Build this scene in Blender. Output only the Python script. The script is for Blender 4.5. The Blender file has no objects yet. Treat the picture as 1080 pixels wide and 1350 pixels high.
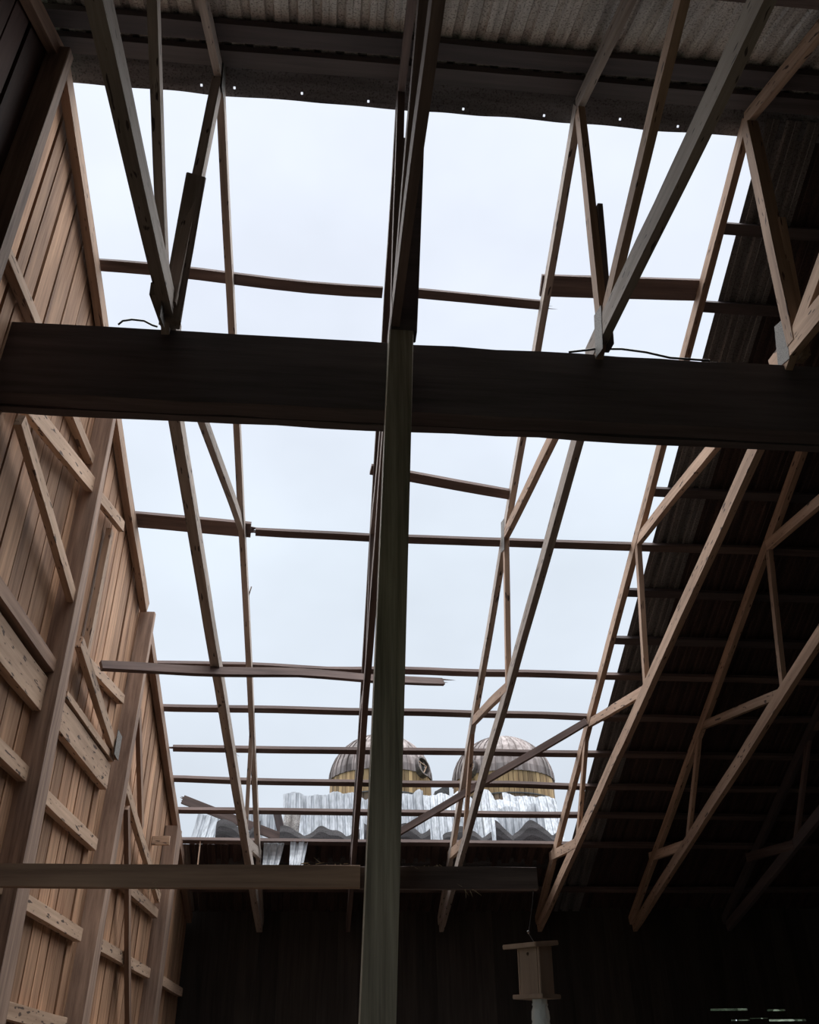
import bpy, bmesh, math, random
from mathutils import Vector, Matrix, noise
random.seed(11)
SC = bpy.context.scene
COL = SC.collection

# ------------------------------------------------------------------ camera
EYE = Vector((0, 0, 1.6))
FPX = 1195.6                       # focal length in pixels of the 1080 px wide frame
zc = Vector((-35.0, -1875.0, FPX)).normalized()      # world up seen from the camera (right, down, forward)
yc = Vector((-140.0, 765.0, FPX)).normalized()       # world forward
xc = yc.cross(zc)
if xc.x < 0: xc = -xc
cam = bpy.data.cameras.new('camera'); camo = bpy.data.objects.new('camera', cam); COL.objects.link(camo)
cam.sensor_fit = 'HORIZONTAL'; cam.sensor_width = 36.0; cam.lens = 36.0 * FPX / 1080.0
cam.clip_start = 0.05; cam.clip_end = 500
right = Vector((xc.x, yc.x, zc.x)); down = Vector((xc.y, yc.y, zc.y)); fwd = Vector((xc.z, yc.z, zc.z))
camo.matrix_world = Matrix(((right.x, -down.x, -fwd.x, EYE.x), (right.y, -down.y, -fwd.y, EYE.y),
                            (right.z, -down.z, -fwd.z, EYE.z), (0, 0, 0, 1)))
SC.camera = camo

# ------------------------------------------------------------------ sky and exposure
SC.view_settings.view_transform = 'Standard'; SC.view_settings.look = 'None'
SC.view_settings.gamma = 1.0; SC.view_settings.use_curve_mapping = False
SC.view_settings.exposure = 0.38
SKY = 0.785
W = bpy.data.worlds.new('overcast_sky'); SC.world = W; W.use_nodes = True
nt = W.node_tree; nt.nodes.clear()
def N(t, typ, **k):
    n = t.nodes.new(typ)
    for a, b in k.items(): setattr(n, a, b)
    return n
tc = N(nt, 'ShaderNodeTexCoord'); sep = N(nt, 'ShaderNodeSeparateXYZ'); nt.links.new(tc.outputs['Generated'], sep.inputs[0])
rp = N(nt, 'ShaderNodeValToRGB'); nt.links.new(sep.outputs[2], rp.inputs[0])
e = rp.color_ramp.elements
e[0].position = 0.12; e[0].color = (0.64, 0.70, 0.78, 1); e[1].position = 0.95; e[1].color = (4.0, 4.15, 4.3, 1)
m_ = e.new(0.5); m_.color = (0.77, 0.85, 0.95, 1)
m_ = e.new(0.72); m_.color = (0.82, 0.88, 1.0, 1)
m_ = e.new(0.86); m_.color = (0.86, 0.92, 1.03, 1)      # an overcast sky is brightest overhead
mp = N(nt, 'ShaderNodeMapping'); mp.inputs['Scale'].default_value = (2.2, 2.2, 3.5); nt.links.new(tc.outputs['Generated'], mp.inputs[0])
nz = N(nt, 'ShaderNodeTexNoise'); nz.inputs['Scale'].default_value = 1.6; nz.inputs['Detail'].default_value = 4; nt.links.new(mp.outputs[0], nz.inputs['Vector'])
mr = N(nt, 'ShaderNodeMapRange'); mr.inputs[1].default_value = 0.3; mr.inputs[2].default_value = 0.7; mr.inputs[3].default_value = 0.93; mr.inputs[4].default_value = 1.07
nt.links.new(nz.outputs[0], mr.inputs[0])
mx = N(nt, 'ShaderNodeVectorMath', operation='SCALE'); nt.links.new(rp.outputs[0], mx.inputs[0]); nt.links.new(mr.outputs[0], mx.inputs['Scale'])
bg = N(nt, 'ShaderNodeBackground'); bg.inputs[1].default_value = SKY; nt.links.new(mx.outputs[0], bg.inputs[0])
out = N(nt, 'ShaderNodeOutputWorld'); nt.links.new(bg.outputs[0], out.inputs[0])

fill = bpy.data.lights.new('zenith_fill', 'SUN'); fill.energy = 4.6; fill.angle = math.radians(110); fill.color = (1.0, .97, .93)  # wide overhead lamp added to brighten the interior, acting as bright zenith sky
fillo = bpy.data.objects.new('zenith_fill', fill); COL.objects.link(fillo)
fillo.rotation_euler = Vector((-.05, -.30, -1)).to_track_quat('-Z', 'Y').to_euler()

# ------------------------------------------------------------------ materials
def mat_base(name):
    m = bpy.data.materials.new(name); m.use_nodes = True; t = m.node_tree; t.nodes.clear()
    o = N(t, 'ShaderNodeOutputMaterial'); b = N(t, 'ShaderNodeBsdfPrincipled'); t.links.new(b.outputs[0], o.inputs[0])
    return m, t, b
def wood(name, dark, light, axis=0, rough=0.75, grain=26.0, specks=0.0, bands=False, attr=False, var=0.25):
    m, t, b = mat_base(name); L = t.links.new
    tc = N(t, 'ShaderNodeTexCoord'); oi = N(t, 'ShaderNodeObjectInfo')
    sh = N(t, 'ShaderNodeVectorMath', operation='ADD'); L(tc.outputs['Object'], sh.inputs[0])
    cb = N(t, 'ShaderNodeCombineXYZ')
    ml = N(t, 'ShaderNodeMath', operation='MULTIPLY'); L(oi.outputs['Random'], ml.inputs[0]); ml.inputs[1].default_value = 37
    if attr:
        at = N(t, 'ShaderNodeAttribute', attribute_name='rnd'); am = N(t, 'ShaderNodeMath', operation='MULTIPLY_ADD')
        L(at.outputs['Fac'], am.inputs[0]); am.inputs[1].default_value = 53; L(ml.outputs[0], am.inputs[2]); ml = am
    for i in range(3): L(ml.outputs[0], cb.inputs[i])
    L(cb.outputs[0], sh.inputs[1])
    def mapped(lo, hi):
        p = N(t, 'ShaderNodeMapping'); s = [hi] * 3; s[axis] = lo; p.inputs['Scale'].default_value = s; L(sh.outputs[0], p.inputs[0]); return p
    n1 = N(t, 'ShaderNodeTexNoise'); n1.inputs['Scale'].default_value = 1; n1.inputs['Detail'].default_value = 5; n1.inputs['Roughness'].default_value = 0.65
    L(mapped(1.3, grain).outputs[0], n1.inputs['Vector'])
    n2 = N(t, 'ShaderNodeTexNoise'); n2.inputs['Scale'].default_value = 1; n2.inputs['Detail'].default_value = 2
    L(mapped(0.9, 4.0).outputs[0], n2.inputs['Vector'])
    r = N(t, 'ShaderNodeValToRGB'); r.color_ramp.elements[0].position = 0.33; r.color_ramp.elements[0].color = (*dark, 1)
    r.color_ramp.elements[1].position = 0.68; r.color_ramp.elements[1].color = (*light, 1)
    mixf = N(t, 'ShaderNodeMath', operation='MULTIPLY_ADD'); L(n1.outputs[0], mixf.inputs[0]); mixf.inputs[1].default_value = 0.6
    m2 = N(t, 'ShaderNodeMath', operation='MULTIPLY'); L(n2.outputs[0], m2.inputs[0]); m2.inputs[1].default_value = 0.4; L(m2.outputs[0], mixf.inputs[2])
    fac = mixf
    if bands:                                        # cathedral grain of a flat-sawn board
        w = N(t, 'ShaderNodeTexWave', wave_type='RINGS', rings_direction='SPHERICAL'); w.inputs['Scale'].default_value = 1.0
        w.inputs['Distortion'].default_value = 6; w.inputs['Detail'].default_value = 2; w.inputs['Detail Scale'].default_value = 0.7
        L(mapped(0.8, 9.0).outputs[0], w.inputs['Vector'])
        a = N(t, 'ShaderNodeMath', operation='MULTIPLY_ADD'); L(w.outputs['Fac'], a.inputs[0]); a.inputs[1].default_value = 0.22
        s_ = N(t, 'ShaderNodeMath', operation='MULTIPLY'); L(mixf.outputs[0], s_.inputs[0]); s_.inputs[1].default_value = 0.8
        L(s_.outputs[0], a.inputs[2]); fac = a
    L(fac.outputs[0], r.inputs[0]); colr = r.outputs[0]
    rnd = N(t, 'ShaderNodeMapRange'); rnd.inputs[3].default_value = 1 - var; rnd.inputs[4].default_value = 1 + var
    if attr: L(at.outputs['Fac'], rnd.inputs[0])
    else: L(oi.outputs['Random'], rnd.inputs[0])
    sc = N(t, 'ShaderNodeVectorMath', operation='SCALE'); L(colr, sc.inputs[0]); L(rnd.outputs[0], sc.inputs['Scale']); colr = sc.outputs[0]
    if specks > 0:                                   # droppings, nail heads and knots
        ns = N(t, 'ShaderNodeTexNoise'); ns.inputs['Scale'].default_value = 1; ns.inputs['Detail'].default_value = 1.5; L(mapped(9, 45).outputs[0], ns.inputs['Vector'])
        rs = N(t, 'ShaderNodeValToRGB'); rs.color_ramp.elements[0].position = 0.68 - specks; rs.color_ramp.elements[1].position = 0.72 - specks
        L(ns.outputs[0], rs.inputs[0])
        mxs = N(t, 'ShaderNodeMix', data_type='RGBA'); L(rs.outputs[0], mxs.inputs['Factor']); L(colr, mxs.inputs['A']); mxs.inputs['B'].default_value = (dark[0]*.3, dark[1]*.3, dark[2]*.35, 1)
        colr = mxs.outputs['Result']
    L(colr, b.inputs['Base Color']); b.inputs['Roughness'].default_value = rough
    b.inputs['Specular IOR Level'].default_value = 0.25
    bp = N(t, 'ShaderNodeBump'); bp.inputs['Strength'].default_value = 0.35; bp.inputs['Distance'].default_value = 0.004; L(n1.outputs[0], bp.inputs['Height']); L(bp.outputs[0], b.inputs['Normal'])
    return m
def metal(name, c1, c2, axis=1, rough=0.5, metallic=0.5, specks=True, attr=False, scl=1.0):
    m, t, b = mat_base(name); L = t.links.new
    tc = N(t, 'ShaderNodeTexCoord'); p = N(t, 'ShaderNodeMapping'); s = [14 * scl] * 3; s[axis] = 1.6 * scl; p.inputs['Scale'].default_value = s; L(tc.outputs['Object'], p.inputs[0])
    n = N(t, 'ShaderNodeTexNoise'); n.inputs['Scale'].default_value = 1; n.inputs['Detail'].default_value = 5; L(p.outputs[0], n.inputs['Vector'])
    r = N(t, 'ShaderNodeValToRGB'); r.color_ramp.elements[0].position = .35; r.color_ramp.elements[0].color = (*c1, 1); r.color_ramp.elements[1].position = .62; r.color_ramp.elements[1].color = (*c2, 1)
    L(n.outputs[0], r.inputs[0]); col = r.outputs[0]
    if specks:
        n2 = N(t, 'ShaderNodeTexNoise'); n2.inputs['Scale'].default_value = 80; n2.inputs['Detail'].default_value = 2; L(tc.outputs['Object'], n2.inputs['Vector'])
        r2 = N(t, 'ShaderNodeValToRGB'); r2.color_ramp.elements[0].position = .3; r2.color_ramp.elements[0].color = (.35, .33, .32, 1); r2.color_ramp.elements[1].position = .5; r2.color_ramp.elements[1].color = (1, 1, 1, 1)
        L(n2.outputs[0], r2.inputs[0]); mm = N(t, 'ShaderNodeMix', data_type='RGBA', blend_type='MULTIPLY'); mm.inputs['Factor'].default_value = 1
        L(col, mm.inputs['A']); L(r2.outputs[0], mm.inputs['B']); col = mm.outputs['Result']
    if attr:
        at = N(t, 'ShaderNodeAttribute', attribute_name='rnd'); rn = N(t, 'ShaderNodeMapRange'); rn.inputs[3].default_value = .55; rn.inputs[4].default_value = 1.35; L(at.outputs['Fac'], rn.inputs[0])
        sc = N(t, 'ShaderNodeVectorMath', operation='SCALE'); L(col, sc.inputs[0]); L(rn.outputs[0], sc.inputs['Scale']); col = sc.outputs[0]
    L(col, b.inputs['Base Color']); b.inputs['Roughness'].default_value = rough; b.inputs['Metallic'].default_value = metallic
    return m
def plain(name, c, rough=0.8, metallic=0.0, var=0.3, scale=8.0):
    m, t, b = mat_base(name); L = t.links.new
    tc = N(t, 'ShaderNodeTexCoord'); n = N(t, 'ShaderNodeTexNoise'); n.inputs['Scale'].default_value = scale; n.inputs['Detail'].default_value = 4; L(tc.outputs['Object'], n.inputs['Vector'])
    r = N(t, 'ShaderNodeValToRGB'); r.color_ramp.elements[0].position = .3; r.color_ramp.elements[1].position = .7
    r.color_ramp.elements[0].color = tuple(k * (1 - var) for k in c) + (1,); r.color_ramp.elements[1].color = tuple(min(1, k * (1 + var)) for k in c) + (1,)
    L(n.outputs[0], r.inputs[0]); L(r.outputs[0], b.inputs['Base Color']); b.inputs['Roughness'].default_value = rough; b.inputs['Metallic'].default_value = metallic
    return m

M = {}
M['truss'] = wood('weathered_truss_wood', (.26, .165, .115), (.58, .40, .29), specks=.02)
M['grey'] = wood('grey_truss_wood', (.22, .18, .155), (.50, .43, .38), specks=.02)
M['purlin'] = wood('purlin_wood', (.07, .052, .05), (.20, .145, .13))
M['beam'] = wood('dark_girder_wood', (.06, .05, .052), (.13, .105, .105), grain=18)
M['post'] = wood('post_wood', (.10, .09, .068), (.46, .41, .32), axis=2, grain=42, var=.05)
M['wallpost'] = wood('wall_post_wood', (.16, .10, .075), (.40, .265, .19), grain=22)
M['wallpostz'] = wood('upright_wall_post_wood', (.11, .07, .055), (.46, .325, .25), axis=2, grain=24)
M['girt'] = wood('girt_wood', (.36, .24, .165), (.68, .49, .36), specks=.045)
M['board'] = wood('wall_board_wood', (.19, .10, .06), (.66, .41, .26), axis=2, grain=24, attr=True, specks=-.01, var=.3)
M['shadeboard'] = wood('shade_darkened_wall_board', (.03, .017, .015), (.09, .05, .042), axis=2, grain=13, attr=True, var=.3)  # board colour darkened to imitate shade on the near part of the wall
M['batten'] = wood('outer_batten_wood', (.018, .011, .009), (.04, .024, .018), axis=2)
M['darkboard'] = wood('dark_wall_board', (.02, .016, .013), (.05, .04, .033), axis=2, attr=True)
M['trap'] = wood('pine_trap_wood', (.27, .185, .14), (.44, .32, .245), axis=2, grain=14)
M['tin'] = metal('galvanized_roofing', (.46, .44, .425), (.74, .715, .69), axis=1, rough=.5, metallic=.1)
M['captin'] = metal('dull_cap_metal', (.12, .12, .13), (.22, .22, .24), axis=0, rough=.6, metallic=.1)
M['curltin'] = metal('shaded_curled_tin', (.03, .028, .03), (.075, .07, .075), axis=0, rough=.6, metallic=.1)  # tin colour darkened to stand for the shaded undersides of the curls
M['edgetin'] = metal('grey_edge_roofing', (.12, .115, .115), (.23, .22, .22), axis=1, rough=.5, metallic=.3)
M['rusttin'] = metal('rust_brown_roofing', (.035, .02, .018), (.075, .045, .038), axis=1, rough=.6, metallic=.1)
M['tinbright'] = metal('torn_galvanized_sheet', (.30, .325, .355), (.54, .575, .62), axis=2, rough=.5, metallic=.15, specks=False, scl=2.2)
M['plate'] = plain('nail_plate_steel', (.15, .14, .13), .7, .2, .7, 160)
M['dome'] = metal('silo_dome_metal', (.10, .075, .07), (.25, .215, .21), axis=2, rough=.55, metallic=.3, specks=False, attr=True, scl=.25)
M['stave'] = metal('silo_stave', (.24, .15, .075), (.44, .30, .155), axis=2, rough=.8, metallic=0, specks=False, attr=True, scl=.2)
M['stave2'] = metal('silo_lower_stave', (.11, .075, .055), (.26, .18, .12), axis=2, rough=.8, metallic=0, specks=False, attr=True, scl=.2)
M['steel'] = plain('dull_steel', (.12, .12, .12), .4, .8)
M['black'] = plain('dark_opening', (.01, .01, .01), .9)
M['dirt'] = plain('dirt_floor', (.07, .055, .045), .95, 0, .4, 3)
M['grass'] = plain('grass_ground', (.07, .085, .05), .95, 0, .5, 1.5)
M['leaf'] = plain('tree_leaves', (.09, .12, .08), .8, 0, .5, 4)
M['straw'] = plain('straw', (.42, .34, .22), .9)
g, t, b = mat_base('clear_bottle_plastic'); b.inputs['Base Color'].default_value = (.93, .95, .93, 1); b.inputs['Roughness'].default_value = .12
b.inputs['Transmission Weight'].default_value = .45; b.inputs['IOR'].default_value = 1.35
tcg = N(t, 'ShaderNodeTexCoord'); ng = N(t, 'ShaderNodeTexNoise'); ng.inputs['Scale'].default_value = 60; t.links.new(tcg.outputs['Object'], ng.inputs['Vector'])
bg_ = N(t, 'ShaderNodeBump'); bg_.inputs['Strength'].default_value = .5; bg_.inputs['Distance'].default_value = .01; t.links.new(ng.outputs[0], bg_.inputs['Height']); t.links.new(bg_.outputs[0], b.inputs['Normal'])
M['bottle'] = g

# ------------------------------------------------------------------ helpers
def tag(o, label, cat, group=None, kind=None):
    if kind: o['kind'] = kind
    o['label'] = label; o['category'] = cat
    if group: o['group'] = group
    return o
def thing(name, label, cat, loc=(0, 0, 0), group=None):
    o = bpy.data.objects.new(name, None); COL.objects.link(o); o.location = loc; o.empty_display_size = .1
    return tag(o, label, cat, group)
def link(name, bm, mat, parent=None, smooth=False, mw=None):
    me = bpy.data.meshes.new(name); bmesh.ops.recalc_face_normals(bm, faces=bm.faces[:]); bm.to_mesh(me); bm.free()
    for mm in (mat if isinstance(mat, (list, tuple)) else [mat]): me.materials.append(mm)
    if smooth:
        for p in me.polygons: p.use_smooth = True
    o = bpy.data.objects.new(name, me); COL.objects.link(o)
    mw = mw or Matrix.Identity(4)
    if parent:
        o.parent = parent
        if parent.parent is None: o.matrix_basis = Matrix.Translation(-Vector(parent.location)) @ mw
        else: o.matrix_basis = (Matrix.Translation(Vector(parent.parent.location)) @ parent.matrix_basis).inverted() @ mw
    else: o.matrix_basis = mw
    return o
def bar_bm(L, w, d, ragged0=0.0, ragged1=0.0, warp=0.004, seg=None, taper=1.0, sag=0.0):
    """squared timber along local X: width w (Y), depth d (Z); ends can be splintered"""
    bm = bmesh.new(); seg = seg or max(2, int(L / .25)); rings = []; so = random.random() * 99
    for i in range(seg + 1):
        f = i / seg; x = (f - .5) * L; k = 1 + (taper - 1) * f
        oy = warp * noise.noise(Vector((x * .9, so, 0))) * 2; oz = warp * noise.noise(Vector((x * .9, so, 7))) * 2 - sag * 4 * f * (1 - f)
        r = []
        for (sy, sz) in ((-1, -1), (1, -1), (1, 1), (-1, 1)):
            ww = w / 2 * k * (1 + .05 * noise.noise(Vector((x * 5, so + sy, sz)))); dd = d / 2 * k * (1 + .05 * noise.noise(Vector((x * 5, so + sz, sy + 3))))
            r.append(bm.verts.new((x, oy + sy * ww, oz + sz * dd)))
        rings.append(r)
    for a, c in zip(rings, rings[1:]):
        for j in range(4): bm.faces.new((a[j], a[(j + 1) % 4], c[(j + 1) % 4], c[j]))
    bm.faces.new(rings[0][::-1]); bm.faces.new(rings[-1])
    bmesh.ops.bevel(bm, geom=[e for e in bm.edges if abs(e.verts[0].co.x - e.verts[1].co.x) > 1e-4 and len(e.link_faces) == 2], offset=min(w, d) * .07, segments=1, affect='EDGES')
    for (rg, sx) in ((ragged0, -1), (ragged1, 1)):
        if rg > 0:                                   # splinters at a broken end
            for q in range(4):
                l = rg * random.uniform(.35, 1.0); y0 = random.uniform(-.4, .3) * w; z0 = random.uniform(-.4, .3) * d; tw = w * random.uniform(.12, .3); td = d * random.uniform(.12, .3)
                b0 = [bm.verts.new((sx * (L / 2 - .02), y0 + a * tw, z0 + c * td)) for a, c in ((0, 0), (1, 0), (1, 1), (0, 1))]
                tip = bm.verts.new((sx * (L / 2 + l), y0 + tw * .4, z0 + td * .4))
                for j in range(4): bm.faces.new((b0[j], b0[(j + 1) % 4], tip))
                bm.faces.new(b0)
    return bm
def frame(p0, p1, up=(0, 0, 1)):
    p0 = Vector(p0); p1 = Vector(p1); x = (p1 - p0).normalized(); u = Vector(up)
    if abs(x.dot(u)) > .98: u = Vector((0, 1, 0))
    y = u.cross(x).normalized(); z = x.cross(y); c = (p0 + p1) / 2
    m = Matrix((x, y, z)).transposed().to_4x4(); m.translation = c
    return m, (p1 - p0).length
def timber(name, p0, p1, w, d, mat, parent=None, up=(0, 0, 1), **k):
    m, L = frame(p0, p1, up)
    return link(name, bar_bm(L, w, d, **k), M[mat], parent, mw=m)
def prism(name, a, b2, mat, parent=None):
    """solid between two quads a and b2 (lists of four points)"""
    bm = bmesh.new(); n = 6; rings = []
    for i in range(n + 1):
        f = i / n; rings.append([bm.verts.new(Vector(p).lerp(Vector(q), f)) for p, q in zip(a, b2)])
    for r, s in zip(rings, rings[1:]):
        for j in range(4): bm.faces.new((r[j], r[(j + 1) % 4], s[(j + 1) % 4], s[j]))
    bm.faces.new(rings[0][::-1]); bm.faces.new(rings[-1])
    bmesh.ops.bevel(bm, geom=[e for e in bm.edges if len(e.link_faces) == 2 and abs(e.verts[0].co.z - e.verts[1].co.z) > .05], offset=.006, segments=1, affect='EDGES')
    return link(name, bm, mat, parent)
def addbox(bm, x0, x1, y0, y1, z0, z1, rnd=None, lay=None):
    vs = [bm.verts.new(p) for p in ((x0, y0, z0), (x1, y0, z0), (x1, y1, z0), (x0, y1, z0), (x0, y0, z1), (x1, y0, z1), (x1, y1, z1), (x0, y1, z1))]
    for q in ((3, 2, 1, 0), (4, 5, 6, 7), (0, 1, 5, 4), (1, 2, 6, 5), (2, 3, 7, 6), (3, 0, 4, 7)): bm.faces.new([vs[i] for i in q])
    if lay is not None:
        for v in vs: v[lay] = rnd
    return vs
def tube(name, pts, r, mat, parent=None):
    cu = bpy.data.curves.new(name, 'CURVE'); cu.dimensions = '3D'; cu.bevel_depth = r; cu.bevel_resolution = 2; s = cu.splines.new('POLY'); s.points.add(len(pts) - 1)
    for p, q in zip(s.points, pts): p.co = (*q, 1)
    tmp = bpy.data.objects.new('t', cu); COL.objects.link(tmp)
    me = bpy.data.meshes.new_from_object(tmp); bpy.data.objects.remove(tmp)
    me.materials.clear(); me.materials.append(mat); me.name = name
    o = bpy.data.objects.new(name, me); COL.objects.link(o)
    if parent: o.parent = parent; o.location = -Vector(parent.location)
    return o

# ------------------------------------------------------------------ building profile
RIDGE_Y, RIDGE_Z, SL = 3.6, 7.27, .453
def zr(y): return RIDGE_Z - SL * abs(y - RIDGE_Y)          # centre line of the rafters / top chords
EAVE_F, EAVE_N = 12.2, -2.15
XR, XEDGE = 6.9, 3.03                                       # right wall, torn edge of the remaining roofing
def wx(y, z, off=0.0): return -1.747 + .044 * (y - 6.073) + .007 * (z - 6.15) + off   # inner face of the gable wall
OFF = .105                                                  # roofing above the chord centre line

# ------------------------------------------------------------------ structure
bm = bmesh.new(); addbox(bm, -40, 60, -30, 90, -.3, -.02); link('ground', bm, M['grass'])['kind'] = 'structure'
bm = bmesh.new(); addbox(bm, -2.3, XR, EAVE_N, EAVE_F, -.02, 0); link('floor', bm, M['dirt'])['kind'] = 'structure'

# gable wall on the left: upright boards, dark battens behind the joints
bm = bmesh.new(); lay = bm.verts.layers.float.new('rnd'); y = EAVE_N; bi = 0
slots = [(3.95, 5.15, 5.28, .014), (3.78, 5.55, 5.66, .016)]
marks = [3.44, 3.985, 5.488]
while y < EAVE_F - .05:
    wdt = .205 + random.uniform(-.03, .03); gap = random.choice((.016, .022, .03, .036))
    for mk in marks:
        if y < mk - .02 < y + wdt + .09: wdt = mk - y; gap = .016; break
    y1 = min(y + wdt - gap, EAVE_F)
    rn = random.random(); t0 = random.uniform(0, .006)
    top0, top1 = zr(y) + .03, zr(y1) + .03
    zb0 = 3.2 if -1.7 < (y + y1) / 2 < 3.0 else 0.0          # open barn door in the gable wall, beside the camera
    n = 6; L0 = []
    for i in range(n + 1):
        f = i / n
        for yy, tp in ((y, top0), (y1, top1)):
            z = zb0 + f * (tp - zb0)
            for o_ in (t0, -.022 + t0):
                v = bm.verts.new((wx(yy, z, o_), yy, z)); v[lay] = rn; L0.append(v)
    for i in range(n):
        a = L0[i * 4:i * 4 + 4]; c = L0[i * 4 + 4:i * 4 + 8]
        for p, q in ((0, 2), (2, 3), (3, 1), (1, 0)):
            fc = bm.faces.new((a[p], a[q], c[q], c[p])); fc.material_index = 1 if y1 < 3.45 else 0  # boards on the near side of the ridge get the shade-darkened colour
    bm.faces.new([L0[k] for k in (0, 1, 3, 2)]); bm.faces.new([L0[-4 + k] for k in (0, 2, 3, 1)])
    y += wdt; bi += 1
# thin splits where daylight shows are left open in the backing
wl = link('wall_left', bm, [M['board'], M['shadeboard']]); wl['kind'] = 'structure'
bm = bmesh.new(); y = EAVE_N
ys = [EAVE_N, 3.985, 4.0, 5.44, 5.455, EAVE_F]
def back(y0, y1, z0a, z0b, z1a, z1b):
    vs = []
    for o_ in (-.026, -.045):
        for yy, zz in ((y0, z0a), (y1, z0b), (y1, z1b), (y0, z1a)): vs.append(bm.verts.new((wx(yy, zz, o_), yy, zz)))
    for q in ((0, 1, 2, 3), (7, 6, 5, 4), (0, 4, 5, 1), (1, 5, 6, 2), (2, 6, 7, 3), (3, 7, 4, 0)): bm.faces.new([vs[i] for i in q])
def col_back(y0, y1): back(y0, y1, 0, 0, zr(y0) + .02, zr(y1) + .02)
col_back(EAVE_N, -1.7); back(-1.7, 3.0, 3.2, 3.2, zr(-1.7) + .02, zr(3.0) + .02); col_back(3.0, RIDGE_Y); col_back(RIDGE_Y, 3.966); col_back(3.99, 5.469); col_back(5.492, EAVE_F)
for a_, c_, zs in ((3.966, 3.99, [(0, 5.10), (5.24, 5.50), (5.68, zr(3.97))]), (5.469, 5.492, [(0, 2.55), (3.10, zr(5.47))])):
    for z0_, z1_ in zs: back(a_, c_, z0_, z0_, z1_, z1_)
link('wall_left', bm, M['batten'])['kind'] = 'structure'

# other walls (dark boards)
def board_wall(name, length, height, place, holes=()):
    bm = bmesh.new(); lay = bm.verts.layers.float.new('rnd'); x = 0
    while x < length - .01:
        w_ = min(.24, length - x); r_ = random.random()
        spans = [(0, height)]
        for (hx0, hx1, hz0, hz1) in holes:
            if hx0 < x + w_ / 2 < hx1:
                ns = []
                for a, c in spans:
                    if hz0 > a and hz1 < c: ns += [(a, hz0), (hz1, c)]
                    else: ns.append((a, c))
                spans = ns
        for a, c in spans: addbox(bm, x, x + w_ + .006, .004 * (int(x / .24 + .5) % 2), .025 + .004 * (int(x / .24 + .5) % 2), a, c, r_, lay)
        x += .24
    o = link(name, bm, M['darkboard'], mw=place); o['kind'] = 'structure'; return o
T = Matrix.Translation
hf = [(6.55, 6.9, 2.36, 2.385), (7.2, 7.4, 2.35, 2.37), (7.6, 7.75, 2.34, 2.365), (8.05, 8.2, 2.31, 2.325), (6.7, 6.9, 2.25, 2.265), (7.3, 7.6, 2.24, 2.262), (6.95, 7.1, 2.27, 2.28)]
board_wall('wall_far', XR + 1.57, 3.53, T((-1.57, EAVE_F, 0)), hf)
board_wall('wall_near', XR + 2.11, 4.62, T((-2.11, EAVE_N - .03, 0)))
RZ = Matrix.Rotation(math.pi / 2, 4, 'Z')
bm = bmesh.new(); lay = bm.verts.layers.float.new('rnd'); y = EAVE_N
while y < EAVE_F - .01:
    y1 = min(y + .24, EAVE_F); r_ = random.random(); vs = []
    for xx in (XR, XR + .025):
        for yy, zz in ((y, 0), (y1 - .001, 0), (y1 - .001, zr(y1) + .11), (y, zr(y) + .11)):
            v = bm.verts.new((xx, yy, zz)); v[lay] = r_; vs.append(v)
    for q in ((0, 1, 2, 3), (7, 6, 5, 4), (0, 4, 5, 1), (1, 5, 6, 2), (2, 6, 7, 3), (3, 7, 4, 0)): bm.faces.new([vs[i] for i in q])
    y = y1
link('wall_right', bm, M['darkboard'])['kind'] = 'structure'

# corrugated roofing: local X across the ribs, Y down the slope, Z out
def profile(x, pitch=.145, h=.022):
    f = (x / pitch) % 1.0
    if f < .58: return 0.0 if not .26 < f < .32 else .003
    if f < .66: return h * (f - .58) / .08
    if f < .92: return h
    return h * (1 - (f - .92) / .08)
def sheet_bm(width, length, pitch=.145, h=.022, rows=8, fn=None, x0=0.0, th=.0012, prof=None):
    bm = bmesh.new(); xs = []; k = 0
    brk = (0, .26, .29, .32, .58, .66, .79, .92)
    while k * pitch < width + pitch:
        for b_ in brk:
            x = (k + b_) * pitch - 1e-4 * 0
            if x <= width: xs.append(x)
        k += 1
    grid = []
    for j in range(rows + 1):
        yv = j / rows * length; row = []
        for x in xs:
            z = (prof or profile)(x + 1e-5, pitch, h)
            p = Vector((x, yv, z))
            if fn: p = fn(p, x / width, j / rows)
            row.append(bm.verts.new(p))
        grid.append(row)
    for a, c in zip(grid, grid[1:]):
        for i in range(len(xs) - 1): bm.faces.new((a[i], a[i + 1], c[i + 1], c[i]))
    return bm
def solid(o, t=.0015):
    md = o.modifiers.new('thickness', 'SOLIDIFY'); md.thickness = t; md.offset = 0
def slope_frame(x, y, sgn):
    """origin on the roof plane at (x, y); local Y runs down the slope (sgn +1 far, -1 near)"""
    n = Vector((0, SL * sgn, 1)).normalized(); d = Vector((0, sgn, -SL)).normalized(); ax = d.cross(n) 
    z0 = RIDGE_Z - SL * abs(y - RIDGE_Y)
    m = Matrix((ax, d, n)).transposed().to_4x4(); m.translation = Vector((x, y, z0)) + n * OFF
    return m
cs = math.hypot(1, SL)
# near slope, whole: local x axis for sgn -1 points to -X
m = slope_frame(XR, RIDGE_Y, -1)
if m.col[0][0] > 0: m = slope_frame(-2.1, RIDGE_Y, -1)
bm = sheet_bm(XR + 2.1, (RIDGE_Y - EAVE_N + .1) * cs, rows=10)
o = link('ceiling', bm, M['tin'], mw=m); o['kind'] = 'structure'; solid(o)
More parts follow.
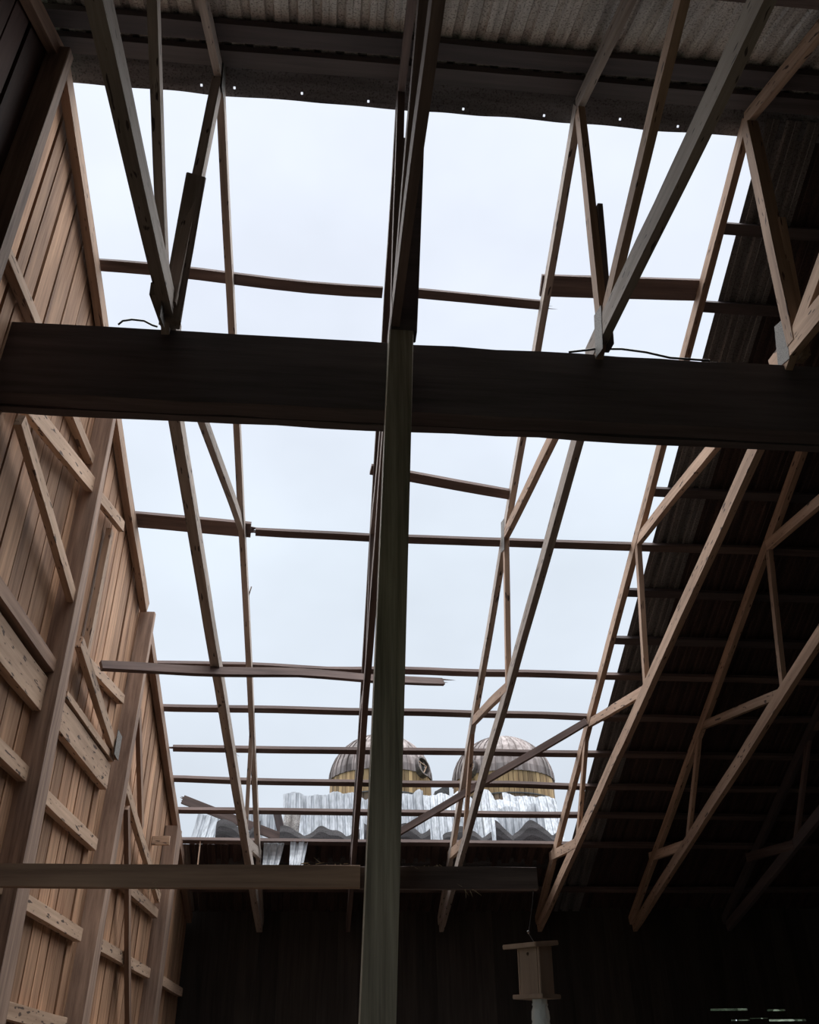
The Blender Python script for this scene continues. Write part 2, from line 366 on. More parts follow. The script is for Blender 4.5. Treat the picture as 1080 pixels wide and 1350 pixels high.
# far slope right of the torn edge
m = slope_frame(XEDGE, RIDGE_Y, 1); flip = m.col[0][0] < 0
if flip: m = slope_frame(XR, RIDGE_Y, 1)
def edge_fn(p, fx, fy):
    k = fx if flip else 1 - fx
    if k > .4: p.x += (1 if flip else -1) * .06 * (fy - .5) * -1 * (k - .4) / .6
    return p
m2 = slope_frame(XEDGE + .38, RIDGE_Y, 1) if flip else slope_frame(XEDGE, RIDGE_Y, 1)
bm = sheet_bm(.38, (EAVE_F - RIDGE_Y + .15) * cs, rows=14, fn=edge_fn)
o = link('ceiling', bm, M['edgetin'], mw=m2); o['kind'] = 'structure'; solid(o)
if not flip: m = slope_frame(XEDGE + .24, RIDGE_Y, 1)
m = T(Vector((0, SL, 1)).normalized() * .026) @ m            # lapped over the edge sheet
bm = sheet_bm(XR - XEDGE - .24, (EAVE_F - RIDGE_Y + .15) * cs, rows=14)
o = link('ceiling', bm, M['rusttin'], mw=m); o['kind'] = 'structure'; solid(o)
# lower strip of roofing still on the left bays below the last open purlin
m = slope_frame(-1.5, 10.98, 1)
if m.col[0][0] < 0: m = slope_frame(XEDGE, 10.98, 1)
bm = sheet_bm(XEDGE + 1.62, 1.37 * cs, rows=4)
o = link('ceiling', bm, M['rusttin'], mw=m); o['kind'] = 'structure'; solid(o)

# ridge cap: bent strip with nail holes and a curled end
rc = bmesh.new(); nx = 600; x0, x1 = -1.9, XR; holes = {64, 79, 110, 141, 186, 225, 262, 291, 330, 362, 401, 440}
def capv(i, j):
    x = x0 + (x1 - x0) * i / nx
    prof_ = [(-.20, -.5), (-.1, -.25), (0, 0), (.07, .0), (.12, .0), (.135, 0), (.15, 0), (.175, 0)]
    yy, _ = prof_[j]; z = RIDGE_Z + .135 - SL * abs(yy) * 1.0
    if j == 7: z += .012 * noise.noise(Vector((x * 3, 0, 0))); 
    return (x, RIDGE_Y + yy + (.012 * noise.noise(Vector((x * 2, 5, 0))) if j == 7 else 0), z)
g_ = [[rc.verts.new(capv(i, j)) for j in range(8)] for i in range(nx + 1)]
for i in range(nx):
    for j in range(7):
        if j == (4 if i % 3 else 5) and i in holes: continue
        rc.faces.new((g_[i][j], g_[i + 1][j], g_[i + 1][j + 1], g_[i][j + 1]))
o = link('trim_1', rc, M['captin']); solid(o); o['kind'] = 'structure'

# ------------------------------------------------------------------ trusses
AP, J, TF, K1, TM, K2, TE, EV = (3.6, 7.27), (3.87, 5.42), (6.85, 5.78), (7.22, 4.5), (9.05, 4.83), (9.95, 3.82), (11.15, 3.93), (12.1, 3.29)
TN, NE = (1.45, 6.3), (-2.1, 4.68)
def truss(fx, label, chord='truss', web='truss', plates=(), sister=0, sw=.035, kx=0.0, webs=True, kw=.048, cw=.052):
    def P(yz, dx=0.0):
        y, z = yz; dep = zr(y) - z; return Vector((fx(y, dep) + dx, y, z))
    t = thing('roof_truss', label, 'roof truss', P(J), 'scissor trusses carrying the roof')
    def mem(nm, a, b_, w=.048, d=.10, mt=web, dx=0, **k): return timber(nm, P(a, dx), P(b_, dx), w, d, mt, t, **k)
    mem('top_chord', AP, (12.2, zr(12.2)), w=.052, d=.10, mt=chord); mem('top_chord', AP, (-2.15, zr(-2.15)), d=.10, mt=chord)
    mem('bottom_chord', (4.05, 5.285), EV, w=cw, d=.11, mt=chord); mem('bottom_chord', (4.15, 5.46), NE, w=cw, d=.14, mt=chord)
    mem('diagonal_web', (4.05, 5.36), TN, d=.10); mem('diagonal_web', (3.7, 5.38), TF, d=.09)
    timber('king_post', P(J, kx), P((3.6, 7.2)), kw, .09, web, t)
    if sister: timber('sister_board', P((3.93, 5.35), sister + kx), P((3.72, 6.35), sister + kx * .5), sw, .11, 'beam' if sw < .05 else web, t)
    if webs: mem('web', TF, K1, w=.045, d=.06); mem('web', K1, TM, w=.045, d=.08)
    mem('web', TM, K2, w=.04, d=.06); mem('web', K2, TE, d=.10)
    mem('web', TN, (1.25, 5.1), w=.045, d=.07)
    for s_, pt in plates:
        bm = bmesh.new(); addbox(bm, -.0015, .0015, -.07, .07, -.14, .14)
        m = T(P(pt) + Vector((s_ * .028, 0, 0))) @ Matrix.Rotation(math.radians(18), 4, 'X'); link('nail_plate', bm, M['plate'], t, mw=m)['label'] = 'grey perforated steel plate'
    return t
truss(lambda y, dep: -.815 + .026 * (y - 3.6) - .10 * dep - .04 * max(0, 3.9 - y) * min(1, dep * 1.5), 'grey scissor truss left of the central post, leaning outward', 'grey', 'grey', [(1, (3.8, 5.4)), (1, AP)], -.005, .12, .05, False, .06, .072)
truss(lambda y, dep: .385 + .010 * (y - 3.6) - .02 * dep, 'scissor truss seen edge-on behind the central post', 'purlin', 'purlin', [], 0)
truss(lambda y, dep: 1.61, 'brown-grey scissor truss first to the right of the central post', 'grey', 'truss', [(-1, J), (-1, TF)], .045)
truss(lambda y, dep: 2.815 + .004 * (y - 3.6), 'brown scissor truss along the torn edge of the remaining roofing', 'truss', 'truss', [(-1, (3.95, 5.5))], .05, .05, .01, True, .085)
truss(lambda y, dep: 4.07, 'brown scissor truss under the remaining roofing, second from the right', 'truss', 'truss', [(-1, J)], 0)
truss(lambda y, dep: 5.30, 'faint scissor truss deepest in the dark right corner', 'beam', 'purlin', [], 0)  # darker wood colours imitate the shade in this corner

# ------------------------------------------------------------------ purlins
def purlin(x0, x1, y, label, w=.085, d=.038, y1=None, off=.07, nm='purlin', far=True, mt='purlin', grp='roof purlins across the opening', dz=0, **k):
    y1 = y if y1 is None else y1; s_ = 1 if far else -1
    up = Vector((0, SL * s_, 1)).normalized()
    def pt(x, yy): return Vector((x, yy, zr(yy) + dz)) + up * off
    o = timber(nm, pt(x0, y), pt(x1, y1), w, d, mt, up=up, **k)
    return tag(o, label, 'purlin', grp)
XB = XR - .02
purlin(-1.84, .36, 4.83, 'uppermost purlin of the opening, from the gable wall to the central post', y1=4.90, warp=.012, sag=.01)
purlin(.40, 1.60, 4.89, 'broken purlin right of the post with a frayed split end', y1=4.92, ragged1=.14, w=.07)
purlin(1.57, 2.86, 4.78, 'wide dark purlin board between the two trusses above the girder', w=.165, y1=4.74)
purlin(2.85, XB, 4.30, 'purlin stub highest under the remaining roofing', grp='purlins under the remaining roofing', mt='beam')  # girder wood on the stubs paints in the shade under the roofing
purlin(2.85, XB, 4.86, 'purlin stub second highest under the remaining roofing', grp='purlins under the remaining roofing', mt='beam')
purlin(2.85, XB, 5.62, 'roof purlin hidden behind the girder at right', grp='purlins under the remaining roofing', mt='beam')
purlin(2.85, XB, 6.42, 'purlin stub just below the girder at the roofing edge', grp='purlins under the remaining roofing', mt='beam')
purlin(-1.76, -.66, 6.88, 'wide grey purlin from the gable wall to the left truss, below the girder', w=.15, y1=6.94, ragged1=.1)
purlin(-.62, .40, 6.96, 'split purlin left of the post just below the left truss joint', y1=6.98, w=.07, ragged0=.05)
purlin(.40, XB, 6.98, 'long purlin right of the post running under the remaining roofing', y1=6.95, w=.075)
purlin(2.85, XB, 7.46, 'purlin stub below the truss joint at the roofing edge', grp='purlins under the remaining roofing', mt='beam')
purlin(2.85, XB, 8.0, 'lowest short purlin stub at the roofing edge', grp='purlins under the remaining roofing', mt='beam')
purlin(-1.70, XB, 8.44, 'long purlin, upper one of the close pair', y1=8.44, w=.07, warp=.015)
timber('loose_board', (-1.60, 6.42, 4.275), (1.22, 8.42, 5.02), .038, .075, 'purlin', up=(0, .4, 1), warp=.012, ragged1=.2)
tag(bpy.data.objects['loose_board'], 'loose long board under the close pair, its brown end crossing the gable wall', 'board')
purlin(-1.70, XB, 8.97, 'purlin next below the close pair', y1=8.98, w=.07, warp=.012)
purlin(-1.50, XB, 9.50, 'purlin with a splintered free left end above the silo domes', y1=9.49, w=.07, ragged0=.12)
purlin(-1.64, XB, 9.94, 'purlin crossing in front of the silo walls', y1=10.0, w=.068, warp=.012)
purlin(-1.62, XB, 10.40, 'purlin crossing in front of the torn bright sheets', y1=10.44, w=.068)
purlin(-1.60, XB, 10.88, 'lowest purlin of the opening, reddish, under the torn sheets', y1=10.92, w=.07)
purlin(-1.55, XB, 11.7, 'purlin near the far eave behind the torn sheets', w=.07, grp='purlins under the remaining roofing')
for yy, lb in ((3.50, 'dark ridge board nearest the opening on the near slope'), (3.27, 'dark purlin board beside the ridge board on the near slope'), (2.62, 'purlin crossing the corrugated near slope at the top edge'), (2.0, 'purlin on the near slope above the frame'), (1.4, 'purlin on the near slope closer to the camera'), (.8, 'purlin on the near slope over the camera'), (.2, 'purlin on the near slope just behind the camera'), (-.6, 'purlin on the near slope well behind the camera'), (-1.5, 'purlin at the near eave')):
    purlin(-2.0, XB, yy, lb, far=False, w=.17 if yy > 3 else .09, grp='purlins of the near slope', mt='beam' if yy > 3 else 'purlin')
# knocked-loose purlin dropping between two trusses
timber('fallen_purlin', (.36, 6.31, 6.06), (1.60, 6.48, 5.98), .09, .04, 'purlin', up=(0, .45, 1))
tag(bpy.data.objects['fallen_purlin'], 'short dropped purlin slanting from the post to the truss, below the girder', 'purlin')
timber('wind_brace', (2.76, 8.83, 4.78), (.88, 10.26, 3.96), .04, .07, 'purlin')
tag(bpy.data.objects['wind_brace'], 'long diagonal brace crossing in front of the right silo', 'brace')

# ------------------------------------------------------------------ girder, central post, low beam
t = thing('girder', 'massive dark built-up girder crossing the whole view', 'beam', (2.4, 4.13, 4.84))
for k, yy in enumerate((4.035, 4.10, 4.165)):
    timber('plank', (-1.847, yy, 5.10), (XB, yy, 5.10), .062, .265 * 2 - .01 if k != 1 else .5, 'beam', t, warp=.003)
prism_post = prism('central_post', [(.137, 3.86, 0), (.267, 3.86, 0), (.267, 3.995, 0), (.137, 3.995, 0)],
    [(.322, 3.86, 5.33), (.465, 3.86, 5.33), (.465, 3.995, 5.33), (.322, 3.995, 5.33)], M['post'])
tag(prism_post, 'grained square timber post standing in the middle of the view', 'post')
up_ = prism('ridge_post', [(.325, 3.86, 5.33), (.485, 3.86, 5.33), (.485, 3.96, 5.33), (.325, 3.96, 5.33)],
    [(.400, 3.82, 7.08), (.566, 3.82, 7.08), (.566, 3.92, 7.08), (.400, 3.92, 7.08)], M['beam'])
tag(up_, 'dark upright timber rising from the girder to the ridge above the central post', 'post')
o = timber('scab_board', (.375, 3.72, 6.62), (.385, 3.66, 7.2), .03, .09, 'beam'); tag(o, 'short scab board hanging left of the ridge post', 'board')
o = timber('low_beam', (wx(4.0, 2.35, .04), 4.02, 2.355), (.20, 4.02, 2.355), .04, .088, 'wallpost', warp=.003); tag(o, 'horizontal two-by-four from the gable wall to the central post', 'beam')
o = timber('low_beam', (.20, 4.045, 2.355), (.957, 4.045, 2.352), .04, .088, 'purlin', warp=.003); tag(o, 'short darker horizontal board right of the central post', 'beam')

# ------------------------------------------------------------------ gable wall framing
def wp(y, z, off): return (wx(y, z, off), y, z)
def wpost(label, y0b, y1b, y0t, y1t, zt, zb=0.0, dep=.14, mt='wallpostz', name='wall_post'):
    a = [wp(y0b, zb, .004), wp(y0b, zb, dep), wp(y1b, zb, dep), wp(y1b, zb, .004)]
    b2 = [wp(y0t, zt, .004), wp(y0t, zt, dep), wp(y1t, zt, dep), wp(y1t, zt, .004)]
    return tag(prism(name, a, b2, M[mt]), label, 'post', 'posts of the gable wall')
wpost('gable wall post at the upper left corner, up to the ridge', 3.38, 3.52, 3.42, 3.50, 7.16)
wpost('thick gable wall post, second from the upper left corner', 5.70, 6.03, 5.58, 5.64, 6.13)
wpost('gable wall post with its cut top standing above the roof line', 7.38, 7.66, 7.74, 7.80, 5.36)
wpost('gable wall post farthest from the camera beside the dark', 10.05, 10.29, 10.15, 10.42, 4.02)
def girt(y0, y1, z, label, h=.09, z1=None, dep=.055, mt='girt', off=None, name='wall_girt', grp='girts nailed across the gable wall boards'):
    z1 = z if z1 is None else z1; off = .008 + dep / 2 if off is None else off
    o = timber(name, wp(y0, z, off), wp(y1, z1, off), dep, h, mt); return tag(o, label, 'board', grp)
B1 = (3.54, 5.68); B2 = (6.0, 7.42); B3 = (7.72, 10.08)
girt(*B1, 5.53, 'girt in the second bay of the gable wall above the girder', h=.08)
girt(*B1, 3.74, 'wide plank girt at the left edge of the picture below the girder', h=.22)
girt(*B1, 3.93, 'dark girt lying on top of the wide plank at the left edge', dep=.085, mt='wallpost')
girt(*B1, 3.24, 'girt below the wide plank at the left edge of the picture')
girt(*B1, 2.61, 'girt low in the near bay of the gable wall, at the left edge')
girt(*B2, 3.74, 'wide plank girt between the two thick posts of the gable wall', h=.20)
girt(*B2, 3.885, 'narrow ledge board lying on top of the middle bay wide plank', h=.05, dep=.07)
girt(*B2, 3.22, 'speckled girt just below the middle bay wide plank')
girt(*B2, 2.595, 'girt in the middle bay at the level just below the low beam')
girt(*B2, 2.02, 'lowest girt in the middle bay, in the bottom left corner')
girt(*B2, 1.40, 'girt below the frame in the middle bay')
girt(6.35, 7.5, 4.27, 'short girt in the middle bay beside the loose board end', h=.08, z1=4.42)
girt(*B3, 2.60, 'girt low in the far bay of the gable wall')
girt(*B3, 3.14, 'girt in the far bay just under the low beam', h=.085)
girt(*B3, 2.02, 'lowest girt in the far bay of the gable wall')
o = timber('block', (-1.60, 9.6, 3.74), (-1.43, 9.6, 3.74), .04, .085, 'girt'); tag(o, 'short light block in the far bay beside the top of the last post', 'board')
girt(10.3, 12.1, 2.6, 'girt beyond the farthest gable wall post')
o = timber('wall_stud', wp(6.31, 5.36, .05), wp(6.30, 4.30, .05), .045, .085, 'girt'); tag(o, 'light upright stud in the middle bay under the rake', 'stud')
o = timber('wall_stud', wp(8.03, 3.66, .09), wp(9.3, 2.1, .09), .04, .075, 'wallpost'); tag(o, 'dark slanting brace in the far bay crossing behind the low beam', 'brace')
o = timber('wall_stud', wp(7.98, 4.5, .07), wp(8.75, 3.66, .07), .04, .08, 'wallpost'); tag(o, 'dark slanting brace high in the far bay', 'brace')
# scissor truss standing against the gable wall
t = thing('gable_truss', 'scissor truss fixed against the gable wall boards', 'roof truss', wp(3.87, 5.1, .07))
def gm(nm, a, b_, w=.045, d=.09, off=.075, mt='girt', **k): return timber(nm, wp(*a, off), wp(*b_, off), w, d, mt, t, **k)
gm('top_chord', (3.55, zr(3.55) - .035), (7.7, zr(7.7) - .035), w=.06, d=.13, off=.05, mt='truss')
gm('top_chord', (7.85, zr(7.85) - .03), (12.1, zr(12.1) - .03), w=.06, d=.11, off=.05, mt='wallpost')
gm('top_chord', (3.5, zr(3.5) - .04), (-2.1, zr(-2.1) - .04), w=.06, d=.13, off=.05, mt='wallpost')
gm('fascia_board', (3.6, zr(3.6) + .02), (7.86, zr(7.86) + .03), w=.02, d=.09, off=.0, mt='girt')
gm('fascia_board', (7.9, zr(7.9) + .01), (12.15, zr(12.15) + .01), w=.02, d=.09, off=.0, mt='wallpost')
gm('bottom_chord', (4.22, 4.82), (5.70, 4.40), off=.10); gm('bottom_chord', (6.0, 4.27), (7.45, 3.93), off=.08); gm('bottom_chord', (7.75, 3.84), (9.9, 3.25), off=.08)
gm('diagonal_web', (4.25, 4.97), (5.65, 5.33), d=.12); gm('diagonal_web', (5.75, 5.33), (6.5, 5.52), d=.09)
bm = bmesh.new(); addbox(bm, -.002, .002, -.09, .09, -.10, .10); link('nail_plate', bm, M['plate'], t, mw=T(wp(7.36, 3.98, .11)))['label'] = 'grey perforated steel plate'

# ------------------------------------------------------------------ torn roofing at the far eave
def torn(x0, w, y, zb, h, lean, label, mt='tinbright', wave=.03, seed=0, roll=0.0, yaw=0.0, top=.05):
    rs = random.Random(seed)
    def fn(p, fx, fy):
        z = p.y; bend = .10 * math.sin(fy * 2.2 + seed) + wave * math.sin(fx * 9 + seed * 2) * (.4 + fy)
        hh = z * (1 + (noise.noise(Vector((p.x * 5, seed * 3.1, 0))) * top * 1.6) * fy) + top * .8 * abs(math.sin(fx * 7 + seed)) * fy
        return Vector((p.x + .02 * math.sin(fy * 3 + seed), lean * z + bend + p.z * 1.2, hh))
    bm = sheet_bm(w, h, pitch=.10, h=.018, rows=14, fn=fn)
    m = T((x0, y, zb)) @ Matrix.Rotation(yaw, 4, 'Z') @ Matrix.Rotation(roll, 4, 'Y')
    o = link('torn_roof_sheet', bm, M[mt], mw=m); solid(o, .002)
    return tag(o, label, 'metal sheet', 'torn roofing sheets at the far eave')
torn(-.40, 1.42, 11.62, 3.80, 1.08, .45, 'bright corrugated sheet standing left of the central post', seed=1)
torn(1.03, .42, 11.6, 3.80, 1.10, .42, 'narrow bright corrugated sheet just right of the central post', seed=2)
torn(1.43, .78, 11.68, 3.80, 1.08, .45, 'bright corrugated sheet in front of the gap between the silos', seed=3, top=.07)
torn(2.18, .56, 11.62, 3.80, 1.06, .40, 'bright corrugated sheet below the left side of the right silo', seed=4, top=.08)
torn(2.50, .74, 11.74, 3.80, 1.14, .38, 'bright corrugated sheet farthest right beside the remaining roofing', seed=5, top=.03)
torn(2.34, .62, 11.50, 3.83, .76, .30, 'lower dull corrugated sheet in front of the rightmost bright sheets', seed=9, top=.10)
torn(-1.62, .56, 11.65, 3.80, 0.82, .30, 'small bright corrugated sheet tilted beside the gable wall', seed=6, roll=math.radians(10), top=.02)
torn(-.86, .42, 11.75, 3.80, 0.84, .35, 'bright sheet fragment behind the foot of the left truss', seed=7, top=.05)
torn(-.42, .20, 11.5, 3.83, .68, .25, 'narrow dull sheet fragment right of the left truss foot', mt='tin', seed=8, roll=math.radians(6), top=.03)
# rolled lower edges: sheets on the eave strip curling up with big waves
def curl(x0, w, label, seed, amp=.07, h=.18):
    bm = bmesh.new(); nx_, ny_ = 40, 8; gr = []
    for j in range(ny_ + 1):
        row = []
        for i in range(nx_ + 1):
            x = x0 + w * i / nx_; f = j / ny_; a = f * 2.0
            lump = amp * abs(math.sin((x * 6.3) + seed)) + .03 * noise.noise(Vector((x * 7, seed, 0)))
            y_ = 11.45 - .25 * math.sin(a) ; z_ = zr(11.45) + .13 + (h + .05 + lump) * 1.7 * (1 - math.cos(a)) * .72
            row.append(bm.verts.new((x, y_, z_)))
        gr.append(row)
    for a_, c in zip(gr, gr[1:]):
        for i in range(nx_): bm.faces.new((a_[i], a_[i + 1], c[i + 1], c[i]))
    o = link('curled_roof_sheet', bm, M['curltin']); solid(o, .002); return tag(o, label, 'metal sheet', 'curled dark sheet edges above the lowest purlin')
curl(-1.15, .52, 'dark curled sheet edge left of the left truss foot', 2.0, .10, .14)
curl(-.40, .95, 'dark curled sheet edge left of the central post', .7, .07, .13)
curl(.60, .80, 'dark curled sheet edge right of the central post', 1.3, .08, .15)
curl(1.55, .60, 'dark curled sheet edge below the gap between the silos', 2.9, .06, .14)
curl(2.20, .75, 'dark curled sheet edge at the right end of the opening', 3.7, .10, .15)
o = timber('fallen_rafter', (-1.58, 11.28, 4.60), (-.30, 11.30, 4.13), .05, .10, 'purlin', ragged0=.05); tag(o, 'fallen rafter slanting down behind the foot of the left truss', 'rafter')
o = timber('broken_strut', (-.46, 11.45, 4.50), (-.34, 11.42, 4.10), .05, .09, 'beam'); tag(o, 'short dark broken strut right of the left truss foot', 'board')
def hang(x, w, y, z1, z0, label, seed):
    bm = sheet_bm(w, z1 - z0, pitch=.1, h=.02, rows=6, fn=lambda p, fx, fy: Vector((p.x * (1 - .25 * fy), p.z + .05 * math.sin(fy * 3 + seed), -p.y)))
    o = link('hanging_sheet_scrap', bm, M['tinbright'], mw=T((x, y, z1))); solid(o, .002); return tag(o, label, 'metal sheet')
hang(-.56, .24, 10.84, 4.0, 3.74, 'crumpled sheet scrap hanging below the lowest purlin by the left truss', 0)
hang(-.26, .22, 10.84, 4.04, 3.72, 'crumpled sheet scrap hanging left of the central post', 1)
o = timber('splinter', (-1.28, 10.9, 4.06), (-1.28, 10.9, 3.76), .012, .03, 'girt'); tag(o, 'thin pale splinter hanging below the lowest purlin near the wall', 'splinter')

# ------------------------------------------------------------------ silos
def silo(cx, cy, r, ztop_wall, label, hatch_ang, seed):
    rs = random.Random(seed); t = thing('silo', label, 'silo', (cx, cy, 0), 'two domed farm silos behind the barn')
    # dome with raised ribs
    bm = bmesh.new(); lay = bm.verts.layers.float.new('rnd'); nr = 40; st = 10
    for k in range(nr):
        a0 = 2 * math.pi * k / nr; a1 = 2 * math.pi * (k + 1) / nr; rv = rs.random(); prev = None
        for s_ in range(st + 1):
            ph = (math.pi / 2 * .985) * s_ / st; rr = (r + .05) * math.cos(ph); z = ztop_wall + r * .93 * math.sin(ph)
            row = []
            for f, lift in ((0, .05), (.12, .05), (.13, 0), (.87, 0), (.88, .0), (1, .05)):
                a = a0 + (a1 - a0) * f; R_ = rr + lift * math.cos(ph)
                v = bm.verts.new((math.cos(a) * R_, math.sin(a) * R_, z + lift * math.sin(ph))); v[lay] = rv; row.append(v)
            if prev:
                for i in range(5): bm.faces.new((prev[i], prev[i + 1], row[i + 1], row[i]))
            prev = row
    me = link('dome', bm, M['dome'], t, mw=T((cx, cy, 0)))
    def cyl(nm, z0, z1, mt, R_, n=64):
        bm = bmesh.new(); lay = bm.verts.layers.float.new('rnd')
        for k in range(n):
            a0 = 2 * math.pi * k / n; a1 = 2 * math.pi * (k + 1) / n; rv = rs.random(); vs = []
            for a, zz, q in ((a0 + .004, z0, 1), (a1 - .004, z0, 1), (a1 - .004, z1, 1), (a0 + .004, z1, 1)):
                v = bm.verts.new((math.cos(a) * R_, math.sin(a) * R_, zz)); v[lay] = rv; vs.append(v)
            bm.faces.new(vs)
            vi = []
            for (a, q) in ((a1 - .004, 0), (a1 + .004, 0)):
                for zz in (z0, z1):
                    v = bm.verts.new((math.cos(a) * (R_ - .06), math.sin(a) * (R_ - .06), zz)); v[lay] = 0; vi.append(v)
            bm.faces.new((vs[1], vi[0], vi[1], vs[2]))
        return link(nm, bm, M[mt], t, mw=T((cx, cy, 0)))
    cyl('stave_wall', ztop_wall - 1.3, ztop_wall, 'stave', r + .0); cyl('stave_wall', 0, ztop_wall - 1.3, 'stave2', r - .02)
    for zz in (ztop_wall - 1.3, ztop_wall - 2.6, ztop_wall - 3.9):
        bm = bmesh.new(); n = 64; pr = []
        for k in range(n):
            a = 2 * math.pi * k / n; pr.append([bm.verts.new((math.cos(a) * (r + o_), math.sin(a) * (r + o_), zz + dz)) for o_, dz in ((-.03, -.03), (.05, -.03), (.05, .03), (-.03, .03))])
        for k in range(n):
            a_, c = pr[k], pr[(k + 1) % n]
            for j in range(4): bm.faces.new((a_[j], a_[(j + 1) % 4], c[(j + 1) % 4], c[j]))
        link('hoop', bm, M['steel'], t, mw=T((cx, cy, 0)))
    # round hatch dormer on the dome
    a = hatch_ang; ph = .12; c = Vector((math.cos(a) * math.cos(ph) * (r + .02), math.sin(a) * math.cos(ph) * (r + .02), ztop_wall + r * math.sin(ph)))
    nrm = Vector((math.cos(a), math.sin(a), .25)).normalized()
    q = nrm.to_track_quat('Z', 'Y').to_matrix().to_4x4(); q.translation = c + Vector((cx, cy, 0))
    bm = bmesh.new(); n = 24; ri = [[bm.verts.new((math.cos(2 * math.pi * k / n) * R_, math.sin(2 * math.pi * k / n) * R_, zz)) for k in range(n)] for R_, zz in ((.62, -.5), (.62, .22), (.52, .22), (.52, .0))]
    for a_, c_ in zip(ri, ri[1:]):
        for k in range(n): bm.faces.new((a_[k], a_[(k + 1) % n], c_[(k + 1) % n], c_[k]))
    h = link('hatch', bm, M['dome'], t, mw=q)
    bm = bmesh.new(); bm.faces.new([bm.verts.new((math.cos(2 * math.pi * k / n) * .53, math.sin(2 * math.pi * k / n) * .53, .03)) for k in range(n)])
    for an in (0, math.pi / 3, 2 * math.pi / 3):
        for k in (-1, 1):
            pass
    link('hatch_opening', bm, M['black'], h, mw=q)['label'] = 'dark round opening'
    for an in (.3, .3 + math.pi * 2 / 3, .3 + math.pi * 4 / 3):
        p0 = q @ Vector((math.cos(an) * .5, math.sin(an) * .5, .08)); p1 = q @ Vector((math.cos(an + 2.094) * .5, math.sin(an + 2.094) * .5, .08))
        timber('hatch_bar', p0, p1, .05, .05, 'girt', h, seg=2)
    return t
silo(3.91, 55, 3.06, 17.3, 'left silo with rusty dome over yellow staves, behind the central post', math.radians(-42), 3)
silo(11.45, 55, 3.06, 17.3, 'right silo with grey ribbed dome over yellow staves', math.radians(-141), 8)
# link between the silos: a small roofed chute
bm = bmesh.new(); vs_ = addbox(bm, -.45, .45, -.5, .5, 0, 17.0); vs_[6].co.z += .5; vs_[5].co.z += .5; bmesh.ops.bevel(bm, geom=bm.edges[:], offset=.03, segments=1, affect='EDGES'); o = link('chute', bm, M['steel'], mw=T((7.72, 56, 0))); tag(o, 'dark narrow chute between the two silos', 'chute')

# ------------------------------------------------------------------ hanging carpenter bee trap
t = thing('bee_trap', 'wooden carpenter bee trap hanging from the short horizontal board', 'bee trap', (.925, 4.03, 1.914))
R0 = Matrix.Rotation(math.radians(-55), 4, 'Z') @ Matrix.Rotation(math.radians(2), 4, 'Y') @ Matrix.Scale(.88, 4)
def tp(nm, x0, x1, y0, y1, z0, z1, mt='trap', parent=t, bev=.003, rot=None):
    bm = bmesh.new(); addbox(bm, x0, x1, y0, y1, z0, z1); bmesh.ops.bevel(bm, geom=bm.edges[:], offset=bev, segments=2, affect='EDGES')
    return link(nm, bm, M[mt], parent, mw=T((.925, 4.03, 1.914)) @ R0 @ (rot or Matrix.Identity(4)))
# front board with the entry hole cut through
bm = bmesh.new(); n = 16; hx, hz, hr = .0, .165, .008; ri = []
rect = []
crn = [(.054, .198), (-.054, .198), (-.054, .001), (.054, .001)]
for q in range(4):
    for w_ in range(4):
        f = w_ / 4; rect.append((crn[q][0] * (1 - f) + crn[(q + 1) % 4][0] * f, crn[q][1] * (1 - f) + crn[(q + 1) % 4][1] * f))
ang = [math.atan2(z - hz, x - hx) for x, z in rect]
rings = []
for yy in (-.062, -.045):
    rings.append(([bm.verts.new((hx + math.cos(ang[k]) * hr, yy, hz + math.sin(ang[k]) * hr)) for k in range(n)], [bm.verts.new((x, yy, z)) for x, z in rect]))
for k in range(n):
    k2 = (k + 1) % n
    for i_, o_ in rings: bm.faces.new((i_[k], i_[k2], o_[k2], o_[k]))
    bm.faces.new((rings[0][0][k], rings[1][0][k], rings[1][0][k2], rings[0][0][k2])); bm.faces.new((rings[0][1][k], rings[1][1][k], rings[1][1][k2], rings[0][1][k2]))
link('front_board', bm, M['trap'], t, mw=T((.925, 4.03, 1.914)) @ R0)
tp('side_board', -.068, -.055, -.062, .03, 0, .20); tp('side_board', .055, .068, -.062, .03, 0, .20); tp('back_board', -.055, .055, .017, .03, 0, .20)
tp('base_board', -.092, .092, -.082, .045, -.018, .0)
tp('roof_board', -.105, .105, -.10, .06, .196, .216, rot=Matrix.Rotation(math.radians(6), 4, 'X'))
# bottle screwed upside-down under the base
bm = bmesh.new(); prof_ = [(.034, 0), (.034, -.018), (.036, -.02), (.036, -.026), (.033, -.03), (.040, -.05), (.042, -.08), (.039, -.09), (.042, -.10), (.042, -.16), (.036, -.18), (.001, -.175)]
rr = [[bm.verts.new((math.cos(2 * math.pi * k / 28) * r_, math.sin(2 * math.pi * k / 28) * r_, z_)) for k in range(28)] for r_, z_ in prof_]
for a_, c in zip(rr, rr[1:]):
    for k in range(28): bm.faces.new((a_[k], a_[(k + 1) % 28], c[(k + 1) % 28], c[k]))
bt = link('bottle', bm, M['bottle'], t, smooth=True, mw=T((.925, 4.03, 1.900)) @ R0); bt['label'] = 'clear ribbed collecting jar'
tube('hanging_wire', [(.925, 4.03, 2.10), (.902, 4.035, 2.14), (.93, 4.045, 2.25), (.94, 4.045, 2.31)], .0014, M['steel'], t)
bm = bmesh.new(); bmesh.ops.create_uvsphere(bm, u_segments=12, v_segments=8, radius=.006); link('hook', bm, M['steel'], t, mw=T((.902, 4.035, 2.145)))

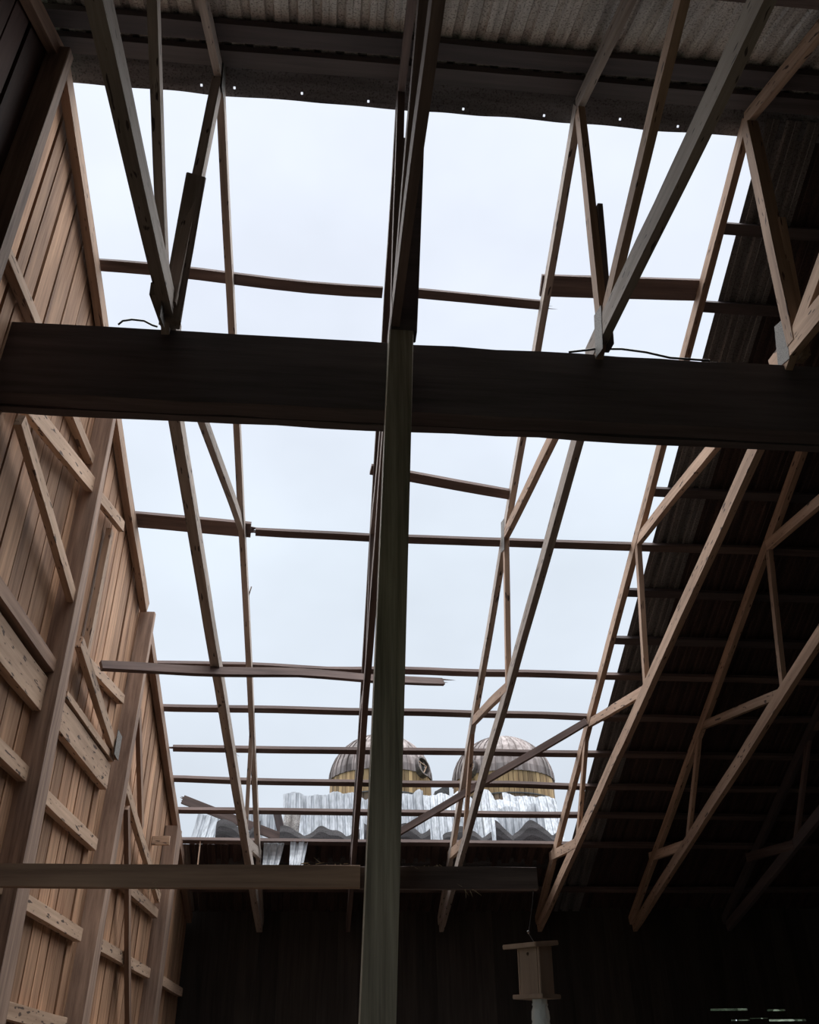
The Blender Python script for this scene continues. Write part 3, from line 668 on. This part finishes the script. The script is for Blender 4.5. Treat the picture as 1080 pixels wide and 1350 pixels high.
# ------------------------------------------------------------------ small things
o = timber('splinter', (-.70, 7.62, 5.44), (-.665, 7.56, 5.56), .008, .012, 'grey', seg=3); tag(o, 'thin splinter sticking out of the left truss top chord', 'splinter')
tube('wire_loop', [(-1.24, 3.98, 5.36), (-1.22, 3.98, 5.39), (-1.17, 3.98, 5.405), (-1.10, 3.98, 5.40), (-1.05, 3.98, 5.37), (-1.02, 3.98, 5.36)], .006, M['steel'])
tag(bpy.data.objects['wire_loop'], 'bent wire loop on top of the girder at left', 'wire')
tube('electric_cable', [(1.42, 3.98, 5.345), (1.60, 3.97, 5.375), (1.75, 3.97, 5.385), (1.9, 3.97, 5.37), (2.05, 3.98, 5.345), (2.3, 3.98, 5.34)], .007, M['steel'])
tag(bpy.data.objects['electric_cable'], 'thin cable lying along the top of the girder at right', 'cable')
rs = random.Random(5)
def tuft(name, c, label, n=14, s=.06, spread=.05):
    bm = bmesh.new()
    for k in range(n):
        p = Vector(c) + Vector((rs.uniform(-1, 1) * spread, rs.uniform(-.01, .01), rs.uniform(-.008, .012))); d = Vector((rs.uniform(-1, 1), rs.uniform(-.3, .3), rs.uniform(-.9, .3))).normalized() * s * rs.uniform(.4, 1)
        u = d.orthogonal().normalized() * .0016; w_ = d.cross(u).normalized() * .0016
        vs = [bm.verts.new(p + q) for q in (u, w_, -u, -w_)]; ve = [bm.verts.new(p + d + q * .4) for q in (u, w_, -u, -w_)]
        for j in range(4): bm.faces.new((vs[j], vs[(j + 1) % 4], ve[(j + 1) % 4], ve[j]))
    o = link(name, bm, M['straw']); o['kind'] = 'stuff'; return tag(o, label, 'straw')
tuft('straw', (-.64, 4.01, 2.31), 'wisp of straw hanging below the left low beam', 10, .05, .03)
tuft('straw', (.05, 4.02, 2.40), 'straw lying on the left low beam near the post', 18, .04, .12)
tuft('straw', (.52, 4.045, 2.40), 'straw lying on the short board right of the post', 16, .04, .10)
tuft('straw', (.66, 4.03, 2.31), 'wisp of straw hanging below the short board', 8, .05, .02)
tuft('splinters', (-.76, 8.30, 4.25), 'frayed splinters on the left truss lower chord', 8, .10, .02)

# trees seen only through the gaps of the far wall
bm = bmesh.new(); rs = random.Random(4)
for k in range(1500):
    c = Vector((rs.uniform(6, 55), rs.uniform(75, 85), rs.uniform(0, 9))); r_ = rs.uniform(.5, 1.2)
    a = Vector((rs.uniform(-1, 1), rs.uniform(-1, 1), rs.uniform(-1, 1))).normalized(); u = a.orthogonal().normalized() * r_; v_ = a.cross(u).normalized() * r_
    bm.faces.new([bm.verts.new(c + q) for q in (u, v_, -u, -v_)])
o = link('tree_line', bm, M['leaf']); tag(o, 'green line of trees beyond the barn, glimpsed through wall gaps', 'trees', kind='stuff')
